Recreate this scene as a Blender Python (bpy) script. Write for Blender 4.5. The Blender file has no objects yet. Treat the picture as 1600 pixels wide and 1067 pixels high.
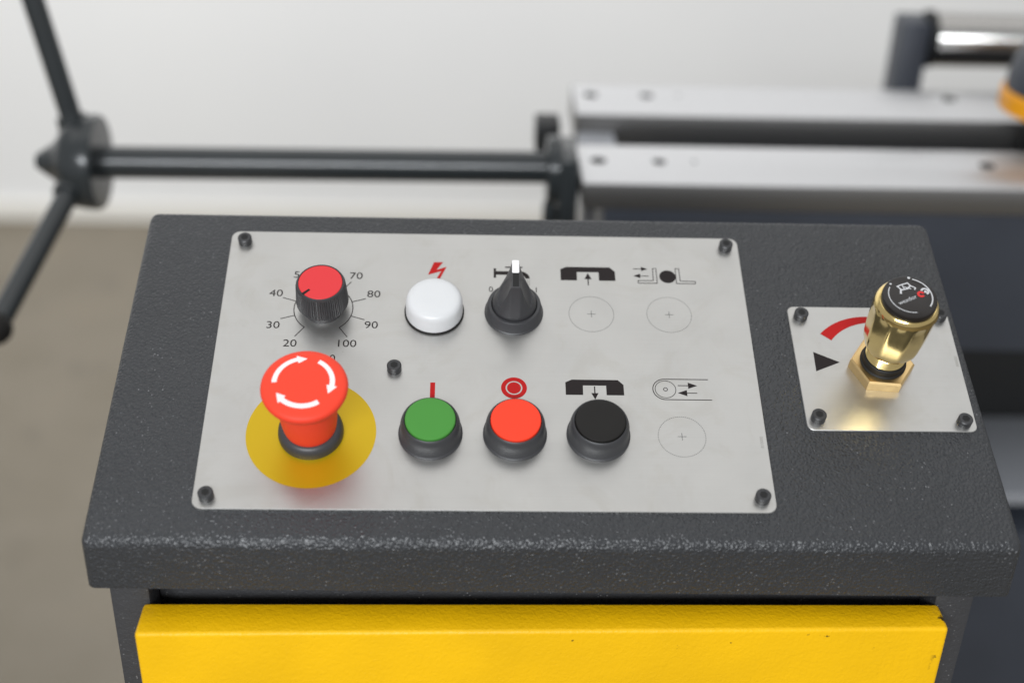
import bpy, bmesh, math, random
from mathutils import Vector, Matrix
random.seed(7)
R = math.radians
sc = bpy.context.scene
col = sc.collection
MM = 0.001

# ------------------------------------------------------------------ camera
cam = bpy.data.cameras.new('camera')
camo = bpy.data.objects.new('camera', cam); col.objects.link(camo)
cam.sensor_width = 36; cam.sensor_fit = 'HORIZONTAL'; cam.lens = 47.25
rotm = Matrix(((0.9992801, -0.0123712, -0.0358636), (-0.0246017, 0.5083061, -0.8608250), (0.0288792, 0.8610876, 0.5076358)))
camo.matrix_world = Matrix.Translation((-0.010898, -0.547458, 1.334452)) @ rotm.to_4x4()
cam.clip_start = 0.05; cam.clip_end = 100
cam.dof.use_dof = True
cam.dof.focus_distance = 0.632
cam.dof.aperture_fstop = 3.7
cam.dof.aperture_blades = 0
sc.camera = camo

# ------------------------------------------------------------------ world and lamps
w = bpy.data.worlds.new('World'); sc.world = w; w.use_nodes = True
bg = w.node_tree.nodes['Background']
bg.inputs[0].default_value = (0.97, 0.985, 1.0, 1); bg.inputs[1].default_value = 0.46
def area(name, loc, target, sx, sy, watts, colr):
    l = bpy.data.lights.new(name, 'AREA'); l.shape = 'RECTANGLE'; l.size = sx; l.size_y = sy; l.energy = watts; l.color = colr
    o = bpy.data.objects.new(name, l); col.objects.link(o)
    o.location = loc
    d = Vector(target) - Vector(loc)
    o.rotation_euler = d.to_track_quat('-Z', 'Y').to_euler()
    return o
area('ceiling_lamp', (-0.2, 0.75, 3.4), (-0.2, 0.9, 0), 4.6, 2.0, 20, (1, 0.99, 0.97))
area('wall_fill', (-0.9, 0.85, 1.95), (-0.9, 2.2, 1.8), 4.0, 0.8, 40, (1, 0.997, 0.99))  # added out-of-view fill that brightens the wall, no fitting of the room
area('rear_ceiling_lamp', (-0.5, -2.3, 2.25), (0, 0.0, 0.95), 1.6, 0.36, 66, (0.93, 0.965, 1))
sc.view_settings.view_transform = 'Standard'
sc.view_settings.look = 'None'
sc.view_settings.exposure = 0.0
sc.view_settings.gamma = 1.0

# ------------------------------------------------------------------ materials
def mat(name, base, rough=0.5, metal=0.0, bump=None, spec=None, coat=0.0, aniso=None):
    m = bpy.data.materials.new(name); m.use_nodes = True
    nt = m.node_tree; b = nt.nodes['Principled BSDF']
    b.inputs['Base Color'].default_value = (*base, 1)
    b.inputs['Roughness'].default_value = rough
    b.inputs['Metallic'].default_value = metal
    if spec is not None: b.inputs['Specular IOR Level'].default_value = spec
    if coat: b.inputs['Coat Weight'].default_value = coat; b.inputs['Coat Roughness'].default_value = 0.12
    return m, nt, b
def coord(nt, scale=(1, 1, 1)):
    tc = nt.nodes.new('ShaderNodeTexCoord'); mp = nt.nodes.new('ShaderNodeMapping')
    mp.inputs['Scale'].default_value = scale
    nt.links.new(tc.outputs['Object'], mp.inputs['Vector'])
    return mp.outputs['Vector']
def noise(nt, vec, scale, detail=2, rough=0.5, dist=0.0):
    n = nt.nodes.new('ShaderNodeTexNoise')
    n.inputs['Scale'].default_value = scale; n.inputs['Detail'].default_value = detail
    n.inputs['Roughness'].default_value = rough; n.inputs['Distortion'].default_value = dist
    nt.links.new(vec, n.inputs['Vector']); return n.outputs['Fac']
def ramp(nt, fac, stops):
    r = nt.nodes.new('ShaderNodeValToRGB'); e = r.color_ramp.elements
    while len(e) < len(stops): e.new(0.5)
    for k, (p, c) in enumerate(stops):
        e[k].position = p; e[k].color = (*c, 1) if len(c) == 3 else c
    nt.links.new(fac, r.inputs['Fac']); return r.outputs['Color']
def mixc(nt, fac, a, b, mode='MIX'):
    m = nt.nodes.new('ShaderNodeMix'); m.data_type = 'RGBA'; m.blend_type = mode
    for i, v in ((0, fac), (6, a), (7, b)):
        if hasattr(v, 'is_output'): nt.links.new(v, m.inputs[i])
        elif isinstance(v, tuple): m.inputs[i].default_value = (*v, 1)
        else: m.inputs[i].default_value = v
    return m.outputs[2]
def addbump(nt, b, h, dist, strength=1.0):
    n = nt.nodes.new('ShaderNodeBump'); n.inputs['Strength'].default_value = strength; n.inputs['Distance'].default_value = dist
    nt.links.new(h, n.inputs['Height']); nt.links.new(n.outputs['Normal'], b.inputs['Normal'])
def math_(nt, op, a, b):
    m = nt.nodes.new('ShaderNodeMath'); m.operation = op
    for i, v in ((0, a), (1, b)):
        if hasattr(v, 'is_output'): nt.links.new(v, m.inputs[i])
        else: m.inputs[i].default_value = v
    return m.outputs[0]

def textured_paint(name, base, speck, rough=0.42, relief=0.00035, scale=520, specks=True, spec=0.5, grains=False, wear=False):
    m, nt, b = mat(name, base, rough, spec=spec)
    v = coord(nt)
    if grains:
        vo = nt.nodes.new('ShaderNodeTexVoronoi'); vo.feature = 'SMOOTH_F1'; vo.inputs['Scale'].default_value = scale
        vo.inputs['Smoothness'].default_value = 0.6
        wob = nt.nodes.new('ShaderNodeTexNoise'); wob.inputs['Scale'].default_value = scale * 0.45; wob.inputs['Detail'].default_value = 1
        nt.links.new(v, wob.inputs['Vector'])
        off = nt.nodes.new('ShaderNodeVectorMath'); off.operation = 'MULTIPLY_ADD'
        nt.links.new(wob.outputs['Color'], off.inputs[0]); off.inputs[1].default_value = (0.0022,) * 3; nt.links.new(v, off.inputs[2])
        nt.links.new(off.outputs[0], vo.inputs['Vector'])
        h = math_(nt, 'MULTIPLY', vo.outputs['Distance'], -1.0)
        h2 = noise(nt, v, scale * 0.25, 1.0)
        hh = math_(nt, 'ADD', h, math_(nt, 'MULTIPLY', h2, 0.7))
    else:
        h = noise(nt, v, scale, 2.5, 0.55, 0.6)
        h2 = noise(nt, v, scale * 0.33, 1.0)
        hh = math_(nt, 'ADD', h, math_(nt, 'MULTIPLY', h2, 0.6))
    addbump(nt, b, hh, relief)
    tone = ramp(nt, noise(nt, v, 14, 3), [(0.3, tuple(c * 0.92 for c in base)), (0.7, tuple(c * 1.08 for c in base))])
    if specks:
        n = nt.nodes.new('ShaderNodeTexVoronoi'); n.inputs['Scale'].default_value = 420
        nt.links.new(v, n.inputs['Vector'])
        near = ramp(nt, n.outputs['Distance'], [(0.09, (1, 1, 1)), (0.2, (0, 0, 0))])
        some = ramp(nt, noise(nt, v, 95, 2), [(0.50, (0, 0, 0)), (0.66, (1, 1, 1))])
        f = mixc(nt, 1.0, near, some, 'MULTIPLY')
        f = math_(nt, 'MULTIPLY', f, 0.55)
        tone = mixc(nt, f, tone, speck)
    if wear:   # chipped paint along the front bend and the right edge of the door
        sx = nt.nodes.new('ShaderNodeSeparateXYZ'); nt.links.new(v, sx.inputs[0])
        band = ramp(nt, math_(nt, 'ADD', math_(nt, 'MULTIPLY', sx.outputs['Z'], 40.0), 0.5), [(0.0, (0, 0, 0)), (0.12, (1, 1, 1)), (0.36, (1, 1, 1)), (0.42, (0, 0, 0))])
        edge = ramp(nt, math_(nt, 'MULTIPLY', sx.outputs['X'], 1.0), [(0.1785, (0, 0, 0)), (0.1795, (1, 1, 1))])
        spots = ramp(nt, noise(nt, v, 210, 3, 0.6), [(0.70, (0, 0, 0)), (0.73, (1, 1, 1))])
        espots = ramp(nt, noise(nt, v, 150, 3, 0.6), [(0.56, (0, 0, 0)), (0.59, (1, 1, 1))])
        f = mixc(nt, 1.0, mixc(nt, 1.0, band, spots, 'MULTIPLY'), mixc(nt, 1.0, edge, espots, 'MULTIPLY'), 'ADD')
        tone = mixc(nt, f, tone, (0.07, 0.045, 0.01))
    nt.links.new(tone, b.inputs['Base Color'])
    return m
M_HOOD = textured_paint('charcoal_textured_paint', (0.032, 0.0335, 0.0365), (0.30, 0.30, 0.31), 0.36, 0.00058, 740, spec=0.5, grains=True)
M_COLUMN = textured_paint('charcoal_column_paint', (0.040, 0.040, 0.043), (0.35, 0.35, 0.35), 0.5)
M_YELLOW = textured_paint('yellow_textured_paint', (0.86, 0.485, 0.003), (0.30, 0.16, 0.01), 0.42, 0.00030, 560, specks=False, spec=0.3, wear=True)

def steel(name, base, rough, grain=(6, 700, 6), metal=0.9, smudge=True):
    m, nt, b = mat(name, base, rough, metal)
    v = coord(nt, grain)
    g = noise(nt, v, 3.0, 3)
    addbump(nt, b, g, 0.00002, 0.5)
    vs = coord(nt)
    if smudge:
        s = noise(nt, vs, 26, 4, 0.6, 0.8)
        c = ramp(nt, s, [(0.32, tuple(x * 0.97 for x in base)), (0.62, base)])
        r = ramp(nt, noise(nt, vs, 40, 4, 0.6), [(0.35, (rough * 0.9,) * 3), (0.7, (rough * 1.12,) * 3)])
        gr = ramp(nt, g, [(0.3, (0.965,) * 3), (0.7, (1.0,) * 3)])
        c = mixc(nt, 1.0, c, gr, 'MULTIPLY')
        d1 = ramp(nt, noise(nt, vs, 310, 2, 0.5), [(0.735, (0, 0, 0)), (0.78, (1, 1, 1))])
        d2 = ramp(nt, noise(nt, vs, 17, 3, 0.6), [(0.5, (0, 0, 0)), (0.65, (1, 1, 1))])
        c = mixc(nt, math_(nt, 'MULTIPLY', mixc(nt, 1.0, d1, d2, 'MULTIPLY'), 0.45), c, (0.2, 0.18, 0.14))
        film = ramp(nt, noise(nt, vs, 33, 5, 0.65, 1.2), [(0.52, (0, 0, 0)), (0.64, (1, 1, 1))])
        c = mixc(nt, math_(nt, 'MULTIPLY', film, 0.09), c, (0.30, 0.26, 0.18))
        nt.links.new(c, b.inputs['Base Color']); nt.links.new(r, b.inputs['Roughness'])
    b.inputs['Anisotropic'].default_value = 0.4
    return m
M_PLATE = steel('brushed_plate', (0.535, 0.529, 0.512), 0.36)
M_RAIL = steel('ground_steel', (0.66, 0.66, 0.67), 0.42, (6, 300, 6), smudge=False)
M_BARSIDE = steel('dark_side_steel', (0.25, 0.245, 0.24), 0.42, (6, 200, 6), smudge=False)
M_GALV = mat('pale_grey_paint', (0.33, 0.34, 0.365), 0.5)[0]
M_CHROME = mat('bright_chrome', (0.42, 0.41, 0.395), 0.2, 1.0)[0]
def brass(name, base, rough):
    m, nt, b = mat(name, base, rough, 1.0)
    v = coord(nt)
    addbump(nt, b, noise(nt, v, 260, 3), 0.00003, 0.6)
    c = ramp(nt, noise(nt, v, 120, 3), [(0.35, tuple(x * 0.88 for x in base)), (0.65, base)])
    nt.links.new(c, b.inputs['Base Color'])
    return m
M_BRASS = brass('polished_brass', (0.80, 0.61, 0.26), 0.14)
M_BRASSNUT = brass('dull_brass', (0.80, 0.57, 0.27), 0.33)
def plastic(name, base, rough=0.42, grain=0.00002, spec=0.5):
    m, nt, b = mat(name, base, rough, spec=spec)
    addbump(nt, b, noise(nt, coord(nt), 900, 2), grain, 0.5)
    return m
M_BLACK = plastic('black_plastic', (0.040, 0.040, 0.043), 0.42)
M_DARK = plastic('matte_black_plastic', (0.012, 0.011, 0.010), 0.55, spec=0.25)
M_SCREW = plastic('black_oxide_steel', (0.030, 0.030, 0.032), 0.40)
M_HOLE = plastic('deep_black', (0.006, 0.006, 0.006), 0.7)
M_RED = plastic('red_plastic', (0.84, 0.052, 0.022), 0.55, spec=0.35)
M_DIALRED = plastic('red_dial_cap', (0.68, 0.040, 0.045), 0.55, spec=0.3)
M_BTNRED = plastic('bright_red_cap', (0.92, 0.050, 0.018), 0.55, spec=0.3)
M_GREEN = plastic('green_cap', (0.060, 0.25, 0.040), 0.55, spec=0.3)
M_WHITE = plastic('white_lens', (0.66, 0.665, 0.67), 0.35)
M_WHITE.node_tree.nodes['Principled BSDF'].inputs['Subsurface Weight'].default_value = 0.15
M_WHITE.node_tree.nodes['Principled BSDF'].inputs['Subsurface Radius'].default_value = (0.003, 0.003, 0.003)
M_MARK = plastic('white_marker', (0.84, 0.82, 0.82), 0.45)
M_INKRED = mat('red_ink', (0.42, 0.010, 0.010), 0.45, spec=0.15)[0]
M_INKBLACK = mat('black_ink', (0.018, 0.014, 0.014), 0.45, spec=0.15)[0]
M_INKGREY = mat('grey_ink', (0.10, 0.10, 0.095), 0.5)[0]
M_INKPALE = mat('pale_ink', (0.33, 0.32, 0.29), 0.5)[0]
M_INKYELLOW = mat('yellow_ink_on_metal', (0.57, 0.385, 0.006), 0.36, 0.5)[0]
M_CAPWHITE = mat('white_ink', (0.55, 0.55, 0.56), 0.5)[0]
M_CAPRED = mat('cap_red_ink', (0.62, 0.02, 0.02), 0.5)[0]
M_GLOSSBLACK = mat('gloss_black_label', (0.012, 0.009, 0.008), 0.30)[0]
M_WHEEL = textured_paint('dark_grey_gloss_paint', (0.026, 0.030, 0.032), (0.1, 0.1, 0.1), 0.22, 0.00004, 120, specks=False)
M_BODY = textured_paint('blue_grey_machine_paint', (0.042, 0.048, 0.062), (0.1, 0.1, 0.1), 0.45, 0.0002, 300, specks=False)
M_BODYDARK = plastic('black_paint_and_shade', (0.006, 0.0065, 0.007), 0.55)  # black parts, and the shade of the recess under the bed
M_ORANGE = plastic('orange_yellow_paint', (0.80, 0.33, 0.006), 0.4)
def wallmat():
    m, nt, b = mat('white_wall_paint', (0.80, 0.80, 0.80), 0.7)
    v = coord(nt)
    c = ramp(nt, noise(nt, v, 1.3, 3), [(0.3, (0.77, 0.77, 0.77)), (0.7, (0.81, 0.81, 0.805))])
    nt.links.new(c, b.inputs['Base Color']); return m
M_WALL = wallmat()
M_SKIRT = mat('cream_skirting', (0.78, 0.76, 0.71), 0.5)[0]
def floormat():
    m, nt, b = mat('worn_concrete', (0.22, 0.23, 0.165), 0.55)
    v = coord(nt)
    c = ramp(nt, noise(nt, v, 3.5, 5, 0.6), [(0.3, (0.185, 0.158, 0.115)), (0.55, (0.215, 0.186, 0.142)), (0.75, (0.24, 0.20, 0.145))])
    s = ramp(nt, noise(nt, v, 9, 4, 0.6), [(0.60, (1, 1, 1)), (0.72, (0.8, 0.8, 0.82))])
    nt.links.new(mixc(nt, 1.0, c, s, 'MULTIPLY'), b.inputs['Base Color'])
    addbump(nt, b, noise(nt, v, 60, 3), 0.001, 0.3)
    return m
M_FLOOR = floormat()

# ------------------------------------------------------------------ object helpers
TILT = R(22)
RX = Matrix.Rotation(TILT, 3, 'X')
ORIGIN = Vector((0, 0, 1.0))
def P2W(u, v, h=0): return RX @ Vector((u * MM, v * MM, h * MM)) + ORIGIN     # panel millimetres -> world metres

def link_mesh(name, vf, material, parent=None, loc=(0, 0, 0), rot=(0, 0, 0), smooth=35, label=None, kind=None):
    """vf = (verts in mm, faces[, material index per face]); one mesh object"""
    me = bpy.data.meshes.new(name)
    me.from_pydata([tuple(c * MM for c in v) for v in vf[0]], [], vf[1])
    mats = material if isinstance(material, (list, tuple)) else [material]
    for m in mats: me.materials.append(m)
    if len(vf) > 2:
        me.polygons.foreach_set('material_index', vf[2])
    bm = bmesh.new(); bm.from_mesh(me)
    bmesh.ops.remove_doubles(bm, verts=bm.verts, dist=1e-7)
    bmesh.ops.recalc_face_normals(bm, faces=bm.faces)
    bm.to_mesh(me); bm.free()
    if smooth:
        me.polygons.foreach_set('use_smooth', [True] * len(me.polygons))
        me.set_sharp_from_angle(angle=R(smooth))
    me.update()
    o = bpy.data.objects.new(name, me); col.objects.link(o)
    o.parent = parent; o.location = loc; o.rotation_euler = rot
    if label: o['label'] = label
    if kind: o['kind'] = kind
    return o
def empty(name, loc, label, cat, group=None):
    o = bpy.data.objects.new(name, None); col.objects.link(o)
    o.location = loc; o.empty_display_size = 0.05
    o['label'] = label; o['category'] = cat
    if group: o['group'] = group
    return o

def join(*parts):
    V, F, I = [], [], []
    for p in parts:
        n = len(V); V += list(p[0]); F += [tuple(i + n for i in f) for f in p[1]]
        I += list(p[2]) if len(p) > 2 else [0] * len(p[1])
    return V, F, I
def withmat(vf, i): return vf[0], vf[1], [i] * len(vf[1])
def shift(vf, d):
    return ([(a + d[0], b + d[1], c + d[2]) for a, b, c in vf[0]],) + tuple(vf[1:])
def xform(vf, M):
    return ([tuple(M @ Vector(p)) for p in vf[0]],) + tuple(vf[1:])

def lathe(profile, n=64, mod=None):
    """profile of (r, z); r = 0 at an end closes it"""
    V, F = [], []
    rings = []
    for r, z in profile:
        if r <= 1e-6:
            rings.append([len(V)]); V.append((0, 0, z)); continue
        ids = []
        for k in range(n):
            t = 2 * math.pi * k / n
            rr = r * (mod(t, r, z) if mod else 1)
            ids.append(len(V)); V.append((rr * math.cos(t), rr * math.sin(t), z))
        rings.append(ids)
    for a, b in zip(rings, rings[1:]):
        if len(a) == 1 and len(b) == 1: continue
        for k in range(n):
            k2 = (k + 1) % n
            if len(a) == 1: F.append((a[0], b[k], b[k2]))
            elif len(b) == 1: F.append((a[k], a[k2], b[0]))
            else: F.append((a[k], a[k2], b[k2], b[k]))
    return V, F
def prism(poly, z0, z1):
    n = len(poly)
    V = [(x, y, z0) for x, y in poly] + [(x, y, z1) for x, y in poly]
    F = [tuple(range(n))[::-1], tuple(range(n, 2 * n))] + [(k, (k + 1) % n, n + (k + 1) % n, n + k) for k in range(n)]
    return V, F
def rrect(x0, x1, y0, y1, r, n=8):
    out = []
    for cx, cy, a0 in ((x1 - r, y1 - r, 0), (x0 + r, y1 - r, 90), (x0 + r, y0 + r, 180), (x1 - r, y0 + r, 270)):
        for k in range(n + 1):
            a = R(a0 + 90 * k / n); out.append((cx + r * math.cos(a), cy + r * math.sin(a)))
    return out
def inset_prism(outline, z0, z1, b):
    """prism whose top edge is chamfered by b (outline(b) gives the inset outline)"""
    o0, o1 = outline(0), outline(b)
    n = len(o0)
    V = [(x, y, z0) for x, y in o0] + [(x, y, z1 - b) for x, y in o0] + [(x, y, z1) for x, y in o1]
    F = [tuple(range(n))[::-1], tuple(range(2 * n, 3 * n))]
    for s in (0, n):
        F += [(s + k, s + (k + 1) % n, s + n + (k + 1) % n, s + n + k) for k in range(n)]
    return V, F
def box(x0, x1, y0, y1, z0, z1, bev=0, seg=2):
    bm = bmesh.new()
    vs = [bm.verts.new((x, y, z)) for z in (z0, z1) for y in (y0, y1) for x in (x0, x1)]
    for f in ((0, 2, 3, 1), (4, 5, 7, 6), (0, 1, 5, 4), (2, 6, 7, 3), (0, 4, 6, 2), (1, 3, 7, 5)):
        bm.faces.new([vs[i] for i in f])
    if bev: bmesh.ops.bevel(bm, geom=list(bm.edges), offset=bev, segments=seg, profile=0.5, affect='EDGES')
    bm.verts.index_update()
    out = [tuple(v.co) for v in bm.verts], [tuple(v.index for v in f.verts) for f in bm.faces]
    bm.free(); return out
def ring_arc(cx, cy, r0, r1, a0, a1, z, n=40, taper=None):
    V, F = [], []
    for k in range(n + 1):
        t = k / n; a = R(a0 + (a1 - a0) * t)
        ra, rb = (r0, r1) if taper is None else taper(t)
        V += [(cx + ra * math.cos(a), cy + ra * math.sin(a), z), (cx + rb * math.cos(a), cy + rb * math.sin(a), z)]
    for k in range(n): F.append((2 * k, 2 * k + 1, 2 * k + 3, 2 * k + 2))
    return V, F
def disc(cx, cy, r, z, n=48):
    return [(cx + r * math.cos(2 * math.pi * k / n), cy + r * math.sin(2 * math.pi * k / n), z) for k in range(n)], [tuple(range(n))]
def flat(poly, z): return [(x, y, z) for x, y in poly], [tuple(range(len(poly)))]
def stroke(pts, wdt, z, closed=False):
    V, F = [], []
    pts = list(pts) + ([pts[0]] if closed else [])
    for a, b in zip(pts, pts[1:]):
        d = Vector((b[0] - a[0], b[1] - a[1])); L = d.length or 1; d /= L
        nx, ny = -d.y * wdt / 2, d.x * wdt / 2; ex, ey = d.x * wdt / 2, d.y * wdt / 2
        n = len(V)
        z += 0.0015
        V += [(a[0] - ex + nx, a[1] - ey + ny, z), (a[0] - ex - nx, a[1] - ey - ny, z), (b[0] + ex - nx, b[1] + ey - ny, z), (b[0] + ex + nx, b[1] + ey + ny, z)]
        F.append((n, n + 1, n + 2, n + 3))
    return V, F
def arrow(x0, y0, x1, y1, wdt, hl, hw, z):
    d = Vector((x1 - x0, y1 - y0)); L = d.length; d /= L; n = Vector((-d.y, d.x))
    p = lambda s, t: (x0 + d.x * s + n.x * t, y0 + d.y * s + n.y * t)
    return flat([p(0, -wdt / 2), p(L - hl, -wdt / 2), p(L - hl, -hw / 2), p(L, 0), p(L - hl, hw / 2), p(L - hl, wdt / 2), p(0, wdt / 2)], z)
def tube(a, b, r0, r1=None, n=32):
    a, b = Vector(a), Vector(b); L = (b - a).length
    r1 = r0 if r1 is None else r1
    q = (b - a).to_track_quat('Z', 'Y').to_matrix()
    vf = lathe([(0, 0), (r0, 0), (r1, L), (0, L)], n)
    return [tuple(q @ Vector(p) + a) for p in vf[0]], vf[1]
_dg = [None]
def text_vf(s, size, cx, cy, z, rot=0, spacing=1.0, xs=1.0):
    """flat lettering, centred on cx, cy; size = capital height in mm"""
    cu = bpy.data.curves.new('lettering', 'FONT'); cu.body = s; cu.size = 1.0; cu.align_x = 'LEFT'
    cu.space_character = spacing; cu.resolution_u = 6
    ob = bpy.data.objects.new('lettering', cu); col.objects.link(ob)
    dg = bpy.context.evaluated_depsgraph_get(); dg.update()
    me = bpy.data.meshes.new_from_object(ob.evaluated_get(dg))
    V = [tuple(v.co) for v in me.vertices]; F = [tuple(p.vertices) for p in me.polygons]
    bpy.data.objects.remove(ob); bpy.data.curves.remove(cu); bpy.data.meshes.remove(me)
    x0, x1 = min(v[0] for v in V), max(v[0] for v in V); y0, y1 = 0.0, 0.71
    k = size / 0.71; c, s_ = math.cos(R(rot)), math.sin(R(rot))
    out = []
    for x, y, _ in V:
        X, Y = (x - (x0 + x1) / 2) * k * xs, (y - (y0 + y1) / 2) * k
        out.append((cx + X * c - Y * s_, cy + X * s_ + Y * c, z))
    return out, F
def boolean_cut(o, cutters):
    for c in cutters:
        m = o.modifiers.new('cut', 'BOOLEAN'); m.operation = 'DIFFERENCE'; m.solver = 'EXACT'; m.object = c
        m.material_mode = 'TRANSFER'
    dg = bpy.context.evaluated_depsgraph_get(); dg.update()
    me = bpy.data.meshes.new_from_object(o.evaluated_get(dg))
    o.modifiers.clear(); old = o.data; o.data = me; bpy.data.meshes.remove(old)
    for c in cutters:
        d = c.data; bpy.data.objects.remove(c); bpy.data.meshes.remove(d)

# ------------------------------------------------------------------ the setting: floor, wall
def structure(name, vf, m): 
    o = link_mesh(name, vf, m, smooth=0); o['kind'] = 'structure'; return o
structure('floor', ([(-6000, -4000, 0), (6000, -4000, 0), (6000, 2235, 0), (-6000, 2235, 0)], [(0, 1, 2, 3)]), M_FLOOR)
wl = structure('wall', box(-6000, 6000, 2240, 2340, 0, 4200), M_WALL)
sk = structure('skirting', box(-6000, 6000, 2222, 2238, 1, 45, 3), M_SKIRT)

# ------------------------------------------------------------------ saw bed behind the console
BED = (0.35, 0.48, 0.0)
bed = empty('saw_bed', BED, 'dark blue grey machine bed with two parallel bright ground steel bars on top', 'machine bed')
bl = tuple(-c for c in BED)
def bar(x0, x1, y0, y1, z0, z1, holes, label):
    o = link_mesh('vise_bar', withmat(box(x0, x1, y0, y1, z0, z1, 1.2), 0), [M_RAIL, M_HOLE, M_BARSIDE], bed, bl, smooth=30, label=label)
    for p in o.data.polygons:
        if abs(p.normal.z) < 0.5: p.material_index = 2  # side faces get a darker steel than the top
    cut = []
    for x, y, r in holes:
        c = link_mesh('cutter', join(withmat(lathe([(0, z1 - 12), (r, z1 - 12), (r, z1 + 5), (0, z1 + 5)], 32), 1)), [M_RAIL, M_HOLE, M_BARSIDE], smooth=0)
        c.location = (x * MM, y * MM, 0); cut.append(c)
    o.parent = None; o.location = (0, 0, 0)
    boolean_cut(o, cut)
    o.parent = bed; o.location = bl
    return o
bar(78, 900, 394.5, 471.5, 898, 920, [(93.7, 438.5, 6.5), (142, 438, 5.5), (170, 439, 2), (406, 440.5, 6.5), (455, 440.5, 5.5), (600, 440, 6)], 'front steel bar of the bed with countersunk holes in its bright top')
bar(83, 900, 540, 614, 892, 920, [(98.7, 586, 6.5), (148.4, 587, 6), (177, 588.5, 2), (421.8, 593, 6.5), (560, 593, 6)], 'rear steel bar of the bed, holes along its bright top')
yz = [(398, 774), (608, 774), (608, 891), (537, 891), (537, 826), (474, 826), (474, 896.5), (398, 896.5)]
link_mesh('bed_casting', ([(x, y, z) for x in (96, 1000) for y, z in yz], [tuple(range(8)), tuple(range(8, 16))] + [(k, (k + 1) % 8, 8 + (k + 1) % 8, 8 + k) for k in range(8)]), M_BODY, bed, bl)
link_mesh('bed_pedestal', box(112, 1000, 560, 700, 40, 773, 3), M_BODYDARK, bed, bl)  # back of the recess, its shade put into the near-black colour
link_mesh('chip_tray', box(470, 1000, 430, 559, 590, 602, 1.5), M_GALV, bed, bl, label='pale grey tray below the bed casting')
link_mesh('lower_cabinet', box(300, 1000, 418, 558, 0, 566, 3), M_BODY, bed, bl)
link_mesh('cross_plate', box(84, 116, 472.5, 539, 897, 904, 1), M_GALV, bed, bl)
link_mesh('cross_plate', box(116.5, 142, 472.5, 496, 897, 902, 1), M_GALV, bed, bl)
# bearing bracket for the screw shaft
AX = Matrix.Rotation(R(90), 4, 'Y')
br = link_mesh('bearing_bracket', box(61, 76, 402, 456, 868, 934, 3), M_WHEEL, bed, bl)
fl = shift(xform(lathe([(0, -1), (24, -1), (26, 1), (26, 10), (0, 10)], 40), AX), (53, 430, 916))
link_mesh('bearing_flange', fl, M_WHEEL, br)
link_mesh('clamp_block', box(46, 66, 486, 512, 905, 931, 2), M_BODYDARK, bed, bl)
link_mesh('clamp_block', box(50, 60.5, 410, 426, 872, 892, 3), M_WHEEL, bed, bl)

# ------------------------------------------------------------------ star handle on the screw shaft
HUB = Vector((-306, 430, 915))
hw = empty('star_handle', tuple(HUB * MM), 'dark grey three-armed star handle on the end of its long horizontal shaft', 'handle')
sh = link_mesh('shaft', tube((10, 0, 0), (358, 0, 2), 12.6), M_WHEEL, hw)
hubp = [(0, -38), (5.5, -37.5), (8, -34), (14.5, -24), (21, -18.5), (30, -14), (35, -8), (36.5, 0), (37, 5), (37, 10), (35.5, 12.5), (20, 13), (0, 13)]
def spoke_dir(a):
    phi, t = R(12), R(a)
    return Vector((-math.sin(phi), -math.cos(phi) * math.sin(t), math.cos(phi) * math.cos(t)))
link_mesh('hub', join(xform(lathe(hubp, 48), AX), *[tube(spoke_dir(q) * 6, spoke_dir(q) * 37, 13.5, 11.5) for q in (-7, 113, 233)]), M_WHEEL, hw, smooth=40)
for a in (-7, 113, 233):
    phi, t = R(12), R(a)
    d = Vector((-math.sin(phi), -math.cos(phi) * math.sin(t), math.cos(phi) * math.cos(t)))
    L = 158 if a != 233 else 110
    sp = link_mesh('spoke', tube(d * 22, d * L, 8.3), M_WHEEL, hw)
    link_mesh('ball', shift(lathe([(0, -12)] + [(12 * math.cos(R(q)), 12 * math.sin(R(q))) for q in range(-75, 90, 15)] + [(0, 12)], 32), tuple(d * (L + 8))), M_DARK, sp, smooth=60)

# ------------------------------------------------------------------ roller support, guide knob
RS = Vector((412, 700, 0))
rs = empty('roller_support', tuple(RS * MM), 'dark post holding a bright chrome roller behind the rear bar', 'roller stand')
link_mesh('post', box(-11.5, 15, -16, 20, 0, 961, 2.5), M_BODY, rs)
link_mesh('bearing', shift(xform(lathe([(0, 0), (27, 0), (27, 6), (0, 6)], 40), AX), (15.2, 0, 941)), M_BODYDARK, rs)
link_mesh('roller', shift(xform(lathe([(0, 0), (25, 0), (25.5, 1), (25.5, 520), (0, 520)], 56), AX), (21.5, 0, 941)), M_CHROME, rs)

GK = Vector((481, 506, 896.7))
gk = empty('guide_knob', tuple(GK * MM), 'dark grey rounded knob with an orange rim between the two bars at the right edge', 'knob')
link_mesh('stem', lathe([(0, -70), (22, -70), (22, 46), (0, 46)], 40), M_BODYDARK, gk)
link_mesh('rim', lathe([(30, 46.5), (44, 46.5), (47, 48), (47, 62), (45, 64), (30, 64)], 56), M_ORANGE, gk)
link_mesh('dome', lathe([(0, 46.6), (29, 46.6), (29, 64.5), (44, 64.5), (44, 74), (41, 88), (35, 101), (24, 110), (10, 113), (0, 113.5)], 56), M_BODY, gk, smooth=60)

# ------------------------------------------------------------------ control console
CB = Vector((0.028, 0.0, 0.0))
con = empty('control_console', tuple(CB), 'charcoal control console with steel button plate, brass valve knob and yellow door', 'control console')
def world_part(name, vf, m, **k): return link_mesh(name, vf, m, con, tuple(-CB), **k)
def panel_part(name, vf, m, u=0, v=0, h=0, **k):
    return link_mesh(name, vf, m, con, tuple(P2W(u, v, h) - CB), (TILT, 0, 0), **k)
TOP = -1.2                      # hood surface, the plates' faces are at 0

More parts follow.
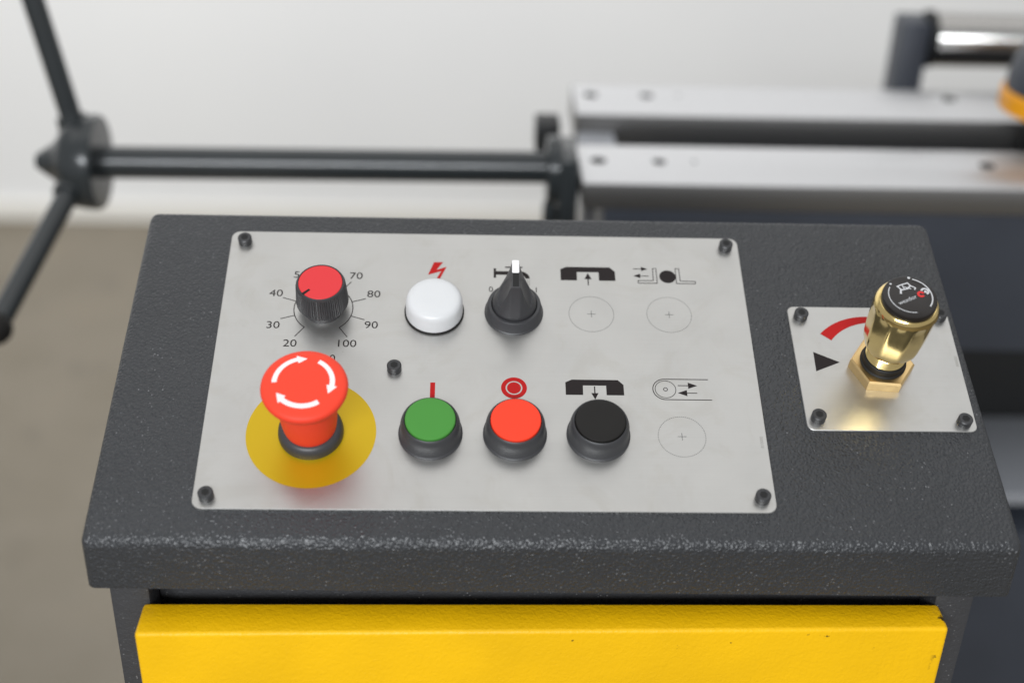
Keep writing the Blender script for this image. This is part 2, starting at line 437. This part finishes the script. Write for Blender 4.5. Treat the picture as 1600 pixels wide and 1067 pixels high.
def hood_vf():
    bm = bmesh.new()
    x0, x1 = -173.6, 232.4
    f_t = RX @ Vector((0, -97.2, TOP)) + Vector((0, 0, 1000)); r_t = RX @ Vector((0, 96.2, TOP)) + Vector((0, 0, 1000))
    yf = f_t.y
    prof = [(yf, 936.6), (yf, f_t.z), (r_t.y, r_t.z), (r_t.y, 936.6)]
    A = [bm.verts.new((x0, y, z)) for y, z in prof]; B = [bm.verts.new((x1, y, z)) for y, z in prof]
    bm.faces.new(A[::-1]); bm.faces.new(B)
    for k in range(4): bm.faces.new((A[k], A[(k + 1) % 4], B[(k + 1) % 4], B[k]))
    A[0].co.z = 936.3; B[0].co.z = 934.2; B[0].co.x = B[1].co.x = 237.4; A[0].co.x = A[1].co.x = -175.2
    bmesh.ops.recalc_face_normals(bm, faces=bm.faces)
    bm.edges.ensure_lookup_table()
    def E(a, b): return bm.edges.get((a, b))
    top = [E(A[1], A[2]), E(B[1], B[2]), E(A[2], B[2]), E(A[1], B[1]), E(A[2], A[3]), E(B[2], B[3]), E(A[0], A[1]), E(B[0], B[1])]
    bmesh.ops.bevel(bm, geom=top, offset=4.4, segments=6, profile=0.5, affect='EDGES')
    bm.verts.index_update()
    out = [tuple(v.co) for v in bm.verts], [tuple(v.index for v in f.verts) for f in bm.faces]
    bm.free(); return out
world_part('hood', hood_vf(), M_HOOD, smooth=50)
# cabinet under the hood: open front, two stiles, door in front
cab = world_part('cabinet', join(box(-168.8, 225.6, -62, 82, 0, 933.9, 1.5)), M_COLUMN)
world_part('stile', box(-168.8, -151, -80, -62.5, 0, 933.9, 1.5), M_COLUMN)
world_part('stile', box(207.5, 225.6, -80, -62.5, 0, 933.9, 1.5), M_COLUMN)
dv = box(-154 - 27.4, 209 - 27.4, -101.3, -80.6, -560, 0, 1.9, 4)
dv = ([(x, y + (3.8 * (x + 181.4) / 363 if y < -95 else 0), z) for x, y, z in dv[0]], dv[1])
door = link_mesh('door', dv, M_YELLOW, con, (Vector((0.0274, 0, 0.9212)) - CB), (0, R(-0.32), 0), smooth=50, label='yellow textured steel door below the hood')

# --- control plate with its print and screws
def plate_outline(W, H, r): return lambda b: rrect(-W / 2 + b, W / 2 - b, -H / 2 + b, H / 2 - b, r - b)
plate = panel_part('control_plate', shift(inset_prism(plate_outline(259, 162.8, 4.5), TOP + 0.02, 0, 0.25), (0, 0, 0)), M_PLATE, smooth=20, label='brushed steel control plate printed with a dial scale and symbols')
ZP = 0.05
def sym(name, vf, m, parent=None, label=None): return link_mesh(name, vf, m, parent or plate, smooth=0, label=label)

def screw_vf(r=3.45, h=3.9):
    body = lathe([(r, 0), (r, h - 0.5), (r - 0.5, h), (2.0, h), (2.0, h)], 28)
    hexm = lambda t, rr, z: 1.0
    sock = lathe([(2.0, h), (1.75, h - 0.3), (1.7, h - 2.4), (0, h - 2.4)], 6)
    # stitch the round rim to the hexagonal socket with a flat annulus fan
    rim = [(0.0, 0.0)]
    V = [(2.0 * math.cos(2 * math.pi * k / 28), 2.0 * math.sin(2 * math.pi * k / 28), h) for k in range(28)]
    return join(withmat(body, 0), withmat(lathe([(2.05, h - 0.02), (0, h - 0.02)], 28), 0), withmat(shift(lathe([(1.9, h), (0, h)], 6), (0, 0, 0.01)), 1))
SCREW = None
def screw(parent, u, v, spin, pu=0, pv=0):
    global SCREW
    if SCREW is None:
        SCREW = link_mesh('screw', screw_vf(), [M_SCREW, M_HOLE], parent, (u * MM, v * MM, 0.02 * MM), (0, 0, R(spin)))
        return SCREW
    o = SCREW.copy(); col.objects.link(o); o.parent = parent
    o.location = (u * MM, v * MM, 0.02 * MM); o.rotation_euler = (0, 0, R(spin)); return o
for u, v in ((-122.2, 74), (122.8, 74.7), (-123.2, -75.3), (123.3, -74.3), (-43.6, -5)):
    screw(plate, u, v, random.uniform(0, 60))

# dial scale
DU, DV = -79.7, 31.4
sc_parts = [ring_arc(DU, DV, 14.1, 14.55, -54, 234, ZP, 90)]
for a in (234, 198, 162, 126, 90, 54, 18, -18, -54):
    c, s = math.cos(R(a)), math.sin(R(a))
    sc_parts.append(stroke([(DU + 14.4 * c, DV + 14.4 * s), (DU + 21.2 * c, DV + 21.2 * s)], 0.42, ZP + 0.004))
sym('dial_scale', join(*sc_parts), M_INKBLACK)
for t, x, y in (('20', -94.2, 10.1), ('30', -103.2, 21.1), ('40', -103.6, 41.0), ('50', -92.6, 53.0), ('60', -79.7, 56.0), ('70', -64.9, 52.8), ('80', -55.6, 41.2), ('90', -55.9, 21.8), ('100', -66.8, 10.3)):
    sym('number', text_vf(t, 4.3, x, y, ZP, 0, 1.0, 1.14), M_INKBLACK)
sym('number', text_vf('0', 4.3, -73.3, 1.3, ZP), M_INKBLACK)
# lightning bolt
sym('lightning_symbol', flat([(-26.4, 62.3), (-21.8, 62.4), (-25.0, 57.3), (-20.0, 59.4), (-23.6, 50.5), (-25.4, 50.5), (-22.6, 56.5), (-29.2, 54.0)], ZP), M_INKRED)
# tap
tap = [flat([(3.7, 52.7), (4.9, 52.7), (4.9, 54.7), (16.8, 54.7), (16.8, 57.0), (4.9, 57.0), (4.9, 58.8), (3.7, 58.8)], ZP),
       flat([(9.5, 59.3), (18.2, 59.3), (18.2, 60.1), (9.5, 60.1)], ZP), flat([(13.0, 57.0), (14.6, 57.0), (14.6, 59.3), (13.0, 59.3)], ZP),
       ring_arc(16.8, 52.4, 2.6, 4.9, 90, 0, ZP, 14, taper=lambda t: (2.3 + 0.5 * t, 4.6 + 0.4 * t))]
sym('tap_symbol', join(*tap), M_INKBLACK)
sym('water_symbol', join(*[stroke([(19.7 + q * 0.95, 51.4), (19.6 + q * 0.95, 48.2)], 0.35, ZP) for q in range(3)]), M_INKPALE)
sym('number', text_vf('0', 3.4, 2.3, 45.2, ZP), M_INKBLACK)
sym('number', text_vf('1', 3.4, 24.9, 45.2, ZP), M_INKBLACK)
# clamp blocks with arrow up / down
def magnet(dx, dy, up):
    pts = [(37.35, 51.7), (45.5, 51.7), (45.6, 57.2), (56.6, 57.2), (56.6, 51.7), (64.9, 51.7), (64.9, 57.7), (62.3, 60.5), (40.4, 60.5), (37.35, 58.9)]
    a = arrow(51.1, 48.5, 51.1, 56.6, 0.55, 4.0, 3.6, ZP + 0.006) if up else arrow(51.1, 56.7, 51.1, 49.2, 0.55, 3.6, 3.4, ZP + 0.006)
    return shift(join(flat(pts, ZP), a), (dx, dy, 0))
sym('clamp_symbol', magnet(0, 0, True), M_INKBLACK, label='black clamp block symbol with arrow pointing up')
sym('clamp_symbol', magnet(0, -70.2, False), M_INKBLACK, label='black clamp block symbol with arrow pointing down')
# vise jaws
jaw = [arrow(74.2, 59.8, 81.6, 59.8, 0.4, 3.3, 2.8, ZP), arrow(82.0, 55.2, 74.1, 55.2, 0.4, 3.5, 2.9, ZP), disc(91.4, 54.9, 4.15, ZP),
       stroke([(84.2, 60.2), (85.9, 60.2), (85.9, 50.5), (76.3, 50.5), (76.3, 52.1), (84.0, 52.2)], 0.38, ZP, True),
       stroke([(95.7, 60.4), (97.5, 60.4), (97.6, 52.2), (105.2, 52.0), (105.2, 50.5), (95.6, 50.5)], 0.38, ZP, True)]
sym('vise_symbol', join(*jaw), M_INKBLACK)
# belt
belt = [ring_arc(84.6, -14.75, 5.7, 6.1, 90, 270, ZP, 40), ring_arc(84.7, -14.75, 4.75, 5.05, 0, 360, ZP, 60), ring_arc(84.7, -14.75, 0.75, 1.1, 0, 360, ZP, 24),
        stroke([(84.6, -8.85), (105.3, -8.85)], 0.4, ZP), stroke([(84.6, -20.65), (106.1, -20.65)], 0.4, ZP),
        arrow(90.7, -12.5, 100.0, -12.5, 0.4, 4.4, 3.5, ZP), arrow(99.6, -16.8, 90.4, -16.8, 0.4, 4.4, 3.5, ZP)]
sym('belt_symbol', join(*belt), M_INKBLACK)
# knockout marks: dotted circle with a cross
def knockout(u, v):
    P = [ring_arc(u, v, 10.9, 11.15, k * 5.0, k * 5.0 + 3.0, ZP, 2) for k in range(72)]
    P += [stroke([(u - 1.9, v), (u + 1.9, v)], 0.26, ZP), stroke([(u, v - 1.9), (u, v + 1.9)], 0.26, ZP + 0.004)]
    return join(*P)
sym('knockout_mark', knockout(51.7, 30.2), M_INKGREY); sym('knockout_mark', knockout(90.2, 30.4), M_INKGREY); sym('knockout_mark', knockout(90.2, -41.4), M_INKGREY)
sym('start_symbol', flat([(-26.4, -22), (-24.1, -22), (-24.1, -12.3), (-26.4, -12.3)], ZP), M_INKRED)
sym('stop_symbol', join(ring_arc(13, -14.9, 3.95, 6.1, 0, 360, ZP, 60), disc(13, -14.9, 3.3, ZP)), M_INKRED)
sym('emergency_disc', disc(-80, -41.2, 29.6, ZP, 96), M_INKYELLOW)
sym('serial_number', text_vf('810000', 1.5, 126.9, -44, ZP, 90, 1.0), M_INKPALE)

# --- speed dial
kn = panel_part('speed_dial', lathe([(0, 0.05), (9.5, 0.05), (9.5, 6.3), (0, 6.3)], 64), M_BLACK, DU, DV, 0, smooth=35, label='black knurled speed dial with red top')
tooth = lambda t, r, z: 1.0 + (0.016 if r > 11.6 else 0.0) * (1 if math.sin(t * 72) > 0 else -1) * (1 if 6.4 < z < 18.4 else 0)
link_mesh('knurled_skirt', lathe([(0, 5.6), (12.0, 5.6), (12.5, 6.2), (12.5, 6.5), (11.75, 18.3), (11.6, 19.0), (11.2, 19.9), (10.7, 20.1), (10.55, 19.7), (0, 19.7)], 288, tooth), M_BLACK, kn, smooth=25)
link_mesh('dial_cap', lathe([(10.45, 19.2), (10.45, 19.95), (10.2, 20.15), (0, 20.15)], 64), M_DIALRED, kn)
a = R(224)
link_mesh('pointer', xform(join(flat([(6.6, -0.55), (11.0, -0.75), (11.0, 0.75), (6.6, 0.55)], 20.22)), Matrix.Rotation(a, 4, 'Z')), M_DARK, kn, smooth=0)

# --- white pilot light
lp = panel_part('pilot_light', lathe([(14.6, 0.05), (14.6, 0.9), (14.2, 1.1), (0, 1.1)], 72), M_DARK, -25.5, 30.3, 0, label='white round pilot light with thin black ring')
link_mesh('lens', lathe([(13.95, 1.0), (13.85, 7.5), (13.5, 9.2), (12.8, 10.4), (11.5, 11.2), (9.5, 11.55), (5, 11.6), (0, 11.6)], 72), M_WHITE, lp, smooth=60)

# --- selector switch
sw = panel_part('selector_switch', lathe([(14.4, 0.05), (14.4, 0.7), (14.0, 1.0), (13.0, 6.2), (12.5, 6.7), (11.3, 6.7), (11.0, 6.3), (11.0, 3.5), (0, 3.5)], 72), M_BLACK, 13.5, 30.6, 0, label='black rotary selector switch with white tipped handle')
def grip_vf():
    r0 = 10.7
    NV, NU = 90, 81
    def hb(v):
        if v > -6.2: return 26.3 - max(0, v - 10.0) * 2.0
        t = (-6.2 - v) / (r0 - 6.2)
        return 26.3 - 18.8 * t ** 1.15 - 1.0 * (1 - t) * t
    V, F = [], []
    for i in range(NV):
        v = -r0 + (2 * r0) * i / (NV - 1)
        Rv = max(math.sqrt(max(r0 * r0 - v * v, 0)), 2.0 if v > 0 else 0.9)
        front = max(0.0, min(1.0, (-v - 2.0) / 8.0))
        ridge = 1.75 + 0.9 * front
        row = []
        for j in range(NU):
            s = -1 + 2 * j / (NU - 1); s = math.copysign(abs(s) ** 1.25, s); u = s * Rv
            if abs(u) <= ridge or Rv <= ridge: g = 1.0
            else:
                t = (abs(u) - ridge) / max(Rv - ridge, 0.4); g = max(0.0, 1 - t) ** 1.0
                g = 0.93 * g + 0.07 * (1 - t)
            edge = max(0.0, 1 - abs(abs(u) - ridge) / 0.5)
            h = 8.2 + (hb(v) - 8.2) * g - (0.15 * edge if hb(v) > 9 else 0)
            e = ((abs(u) - 5.4) / 2.9) ** 2 + ((v + 2.2) / 5.6) ** 2      # finger scoops on both flanks
            if e < 1: h = max(5.0, h - 1.9 * math.sqrt(1 - e))
            row.append(len(V)); V.append((u, v, h))
        # skirt down to the collar
        a = len(V); V.append((-Rv, v, 4.0)); b = len(V); V.append((Rv, v, 4.0))
        V_row = [a] + row + [b]
        if i: F += [(prev[k], prev[k + 1], V_row[k + 1], V_row[k]) for k in range(len(V_row) - 1)]
        else: F.append(tuple(V_row))
        prev = V_row
    F.append(tuple(prev[::-1]))
    return V, F
gp = link_mesh('grip', grip_vf(), M_BLACK, sw, smooth=32)
link_mesh('marker', shift(inset_prism(lambda b: rrect(-1.75 + b, 1.75 - b, 3.0 + b, 10.9 - b, 0.7 - b * 0.5, 4), 24, 26.75, 0.2), (0, 0, 0)), M_MARK, gp)
link_mesh('groove', inset_prism(lambda b: rrect(-1.45 + b, 1.45 - b, -5.4 + b, 2.8 - b, 0.3, 3), 24, 26.42, 0.05), M_HOLE, gp)

# --- push buttons
BEZ = [(14.7, 0.05), (14.7, 1.0), (14.2, 1.4), (13.95, 1.8), (13.7, 7.0), (13.45, 8.6), (12.9, 10.2), (12.4, 11.0), (12.0, 11.3), (11.75, 11.1), (11.7, 9.0), (0, 9.0)]
pb = None
for u, m, lab, lab2 in ((-25.6, M_GREEN, 'green push button in black bezel', 'green'), (13.1, M_BTNRED, 'bright red push button in black bezel', 'red'), (51.5, M_DARK, 'black push button in black bezel', 'black')):
    o = panel_part('push_button', lathe(BEZ, 72), M_BLACK, u, -41, 0, smooth=40, label=lab) if pb is None else pb.copy()
    if pb is None: pb = o
    else:
        col.objects.link(o); o.parent = con; o.location = P2W(u, -41, 0) - CB; o['label'] = lab
    link_mesh('cap', lathe([(11.45, 8), (11.45, 11.9), (11.15, 12.3), (10.8, 12.4), (6, 12.3), (0, 12.25)], 64), m, o)

# --- emergency stop
es = panel_part('emergency_stop', lathe([(14.8, 0.08), (14.9, 1.2), (14.6, 3.4), (13.6, 5.2), (12.3, 6.0), (11.0, 6.2), (0, 6.2)], 72), M_BLACK, -80, -41.2, 0, smooth=50, label='red mushroom emergency stop button on yellow disc')
link_mesh('stem', lathe([(0, 5.0), (11.3, 5.0), (11.9, 6.2), (12.4, 9), (13.0, 16), (13.4, 25), (13.5, 32.5), (0, 32.5)], 72), M_RED, es, smooth=50)
dome = lambda r: 39.3 - 0.0042 * r * r
hp = [(0, 29.5), (13.6, 29.5), (16.4, 31.2), (18.2, 33), (18.9, 34.8), (19.1, 35.8), (18.9, 36.8), (18.3, 37.5)] + [(r, dome(r)) for r in (17.5, 15, 12, 9, 6, 3)] + [(0, 39.3)]
hd = link_mesh('mushroom_head', lathe(hp, 80), M_RED, es, smooth=60)
def curved_arrow(a0, a1, r=12.6, wdt=2.2, hw=4.6, hl=20):
    V, F = [], []; n = 18; s = 1 if a1 > a0 else -1
    ab = a1 - s * hl
    def pt(rr, a): V.append((rr * math.cos(R(a)) - 0.3, rr * math.sin(R(a)) + 0.6, dome(rr) + 0.09)); return len(V) - 1
    L = [(pt(r - wdt / 2, a0 + (ab - a0) * k / n), pt(r, a0 + (ab - a0) * k / n), pt(r + wdt / 2, a0 + (ab - a0) * k / n)) for k in range(n + 1)]
    for p, q in zip(L, L[1:]): F += [(p[0], p[1], q[1], q[0]), (p[1], p[2], q[2], q[1])]
    b0, b1, b2, tip = pt(r - hw / 2, ab), pt(r, ab), pt(r + hw / 2, ab), pt(r, a1)
    F += [(b0, b1, tip), (b1, b2, tip)]
    return V, F
for a0, a1 in ((181, 86), (62, -28), (-55, -152)):
    link_mesh('arrow_mark', curved_arrow(a0, a1), M_MARK, hd, smooth=0)

# --- valve plate
VU, VV = 189.55, -0.2
vp = panel_part('valve_plate', inset_prism(plate_outline(80.2, 73.8, 3.4), TOP + 0.02, 0, 0.25), M_PLATE, VU, VV, 0, smooth=20, label='small square steel plate around the brass valve knob')
for u, v in ((155.4, 30.1), (225.0, 31.0), (155.0, -30.6), (223.7, -32.2)): screw(vp, u - VU, v - VV, random.uniform(0, 60))
sym('turn_arc', ring_arc(0, -1.0, 26, 32, 141, 40, ZP, 40, taper=lambda t: (26.8 + 2.6 * t, 33.2 - 2.6 * t)), M_INKRED, vp)
sym('triangle_mark', flat([(158.6 - VU, 8.5 - VV), (158.4 - VU, -3.1 - VV), (170.7 - VU, 2.4 - VV)], ZP), M_INKBLACK, vp)
sym('serial_number', text_vf('800000', 1.5, 228.0 - VU, 3.8 - VV, ZP, 90), M_INKPALE, vp)

# --- brass valve knob
vk_v = [(15.4 * math.cos(R(60 * k - 5)), 15.4 * math.sin(R(60 * k - 5))) for k in range(6)]
def hexnut():
    V = [(x, y, 0.05) for x, y in vk_v] + [(x, y, 5.2) for x, y in vk_v] + [(x * 0.94, y * 0.94, 6.0) for x, y in vk_v]
    F = [tuple(range(6)), tuple(range(12, 18))]
    for s in (0, 6): F += [(s + k, s + (k + 1) % 6, s + 6 + (k + 1) % 6, s + 6 + k) for k in range(6)]
    return V, F
vk = panel_part('valve_knob', hexnut(), M_BRASSNUT, 189.5, -1.2, 0, smooth=15, label='polished brass flow valve knob with black printed cap')
link_mesh('collar', lathe([(0, 6), (10.9, 6), (11.0, 6.6), (10.3, 7.2), (10.3, 10.2), (9.6, 10.8), (0, 10.8)], 56), M_DARK, vk)
th = [(0, 10.8), (8.9, 10.8)]
for k in range(6): th += [(9.0, 11 + k * 1.0), (9.5, 11.3 + k * 1.0), (9.0, 11.8 + k * 1.0)]
th += [(8.6, 17), (8.6, 19), (0, 19)]
link_mesh('thread', lathe(th, 56), M_BRASS, vk, smooth=30)
def flute(t, r, z):
    if z < 20.5 or z > 47.5: return 1.0
    n = 10; d = ((t + math.pi / n) % (2 * math.pi / n)) - math.pi / n
    return min(1.0, 0.966 / math.cos(d)) if r > 11 else 1.0
link_mesh('knob_body', lathe([(0, 18.5), (8.9, 18.5), (10.6, 19.0), (12.2, 20.2), (13.3, 22.5), (13.9, 26), (14.3, 31), (14.6, 37), (14.75, 43), (14.95, 47), (14.85, 48.2), (14.5, 49.4), (13.9, 50.6), (13.1, 51.5), (12.8, 51.7), (0, 51.7)], 120, flute), M_BRASS, vk, smooth=28)
cap = link_mesh('knob_cap', lathe([(0, 51.72), (12.4, 51.5), (12.45, 53.4), (12.1, 54.3), (11.5, 54.6), (0, 54.65)], 72), M_GLOSSBLACK, vk, smooth=30)
ZC = 54.76
sym('cap_ring', join(ring_arc(0, 0.6, 9.7, 10.3, 74, -38, ZC, 40), ring_arc(0, 0.6, 9.5, 9.9, 150, 278, ZC, 40), disc(1.3, 11.0, 0.65, ZC), disc(-7.7, 7.3, 0.5, ZC)), M_CAPWHITE, cap)
sym('cap_vise_symbol', join(stroke([(-5.0, 5.8), (-3.3, 6.7), (0.2, 8.0), (1.0, 6.5), (3.2, 5.2), (2.8, 4.3)], 0.6, ZC), stroke([(-4.6, 5.6), (-3.4, 3.8), (-0.5, 4.6), (1.2, 6.4)], 0.7, ZC + 0.01), stroke([(-3.6, 4.0), (-4.0, 2.0)], 0.9, ZC + 0.02), stroke([(-2.6, 6.6), (-2.0, 4.4)], 0.45, ZC + 0.01), stroke([(-1.9, 5.6), (0.9, 4.6)], 0.5, ZC + 0.03)), M_CAPWHITE, cap)
sym('cap_lettering', text_vf('wexdor', 2.1, -1.75, -1.75, ZC, 26, 1.0, 1.05), M_CAPWHITE, cap)
sym('cap_logo', join(withmat(ring_arc(5.1, 1.5, 0.7, 1.8, 20, 330, ZC, 24), 0), withmat(ring_arc(7.2, 3.2, 1.1, 2.0, -70, 170, ZC + 0.01, 24), 1), withmat(disc(7.4, 3.0, 0.7, ZC + 0.015, 16), 1)), [M_CAPRED, M_CAPWHITE], cap)
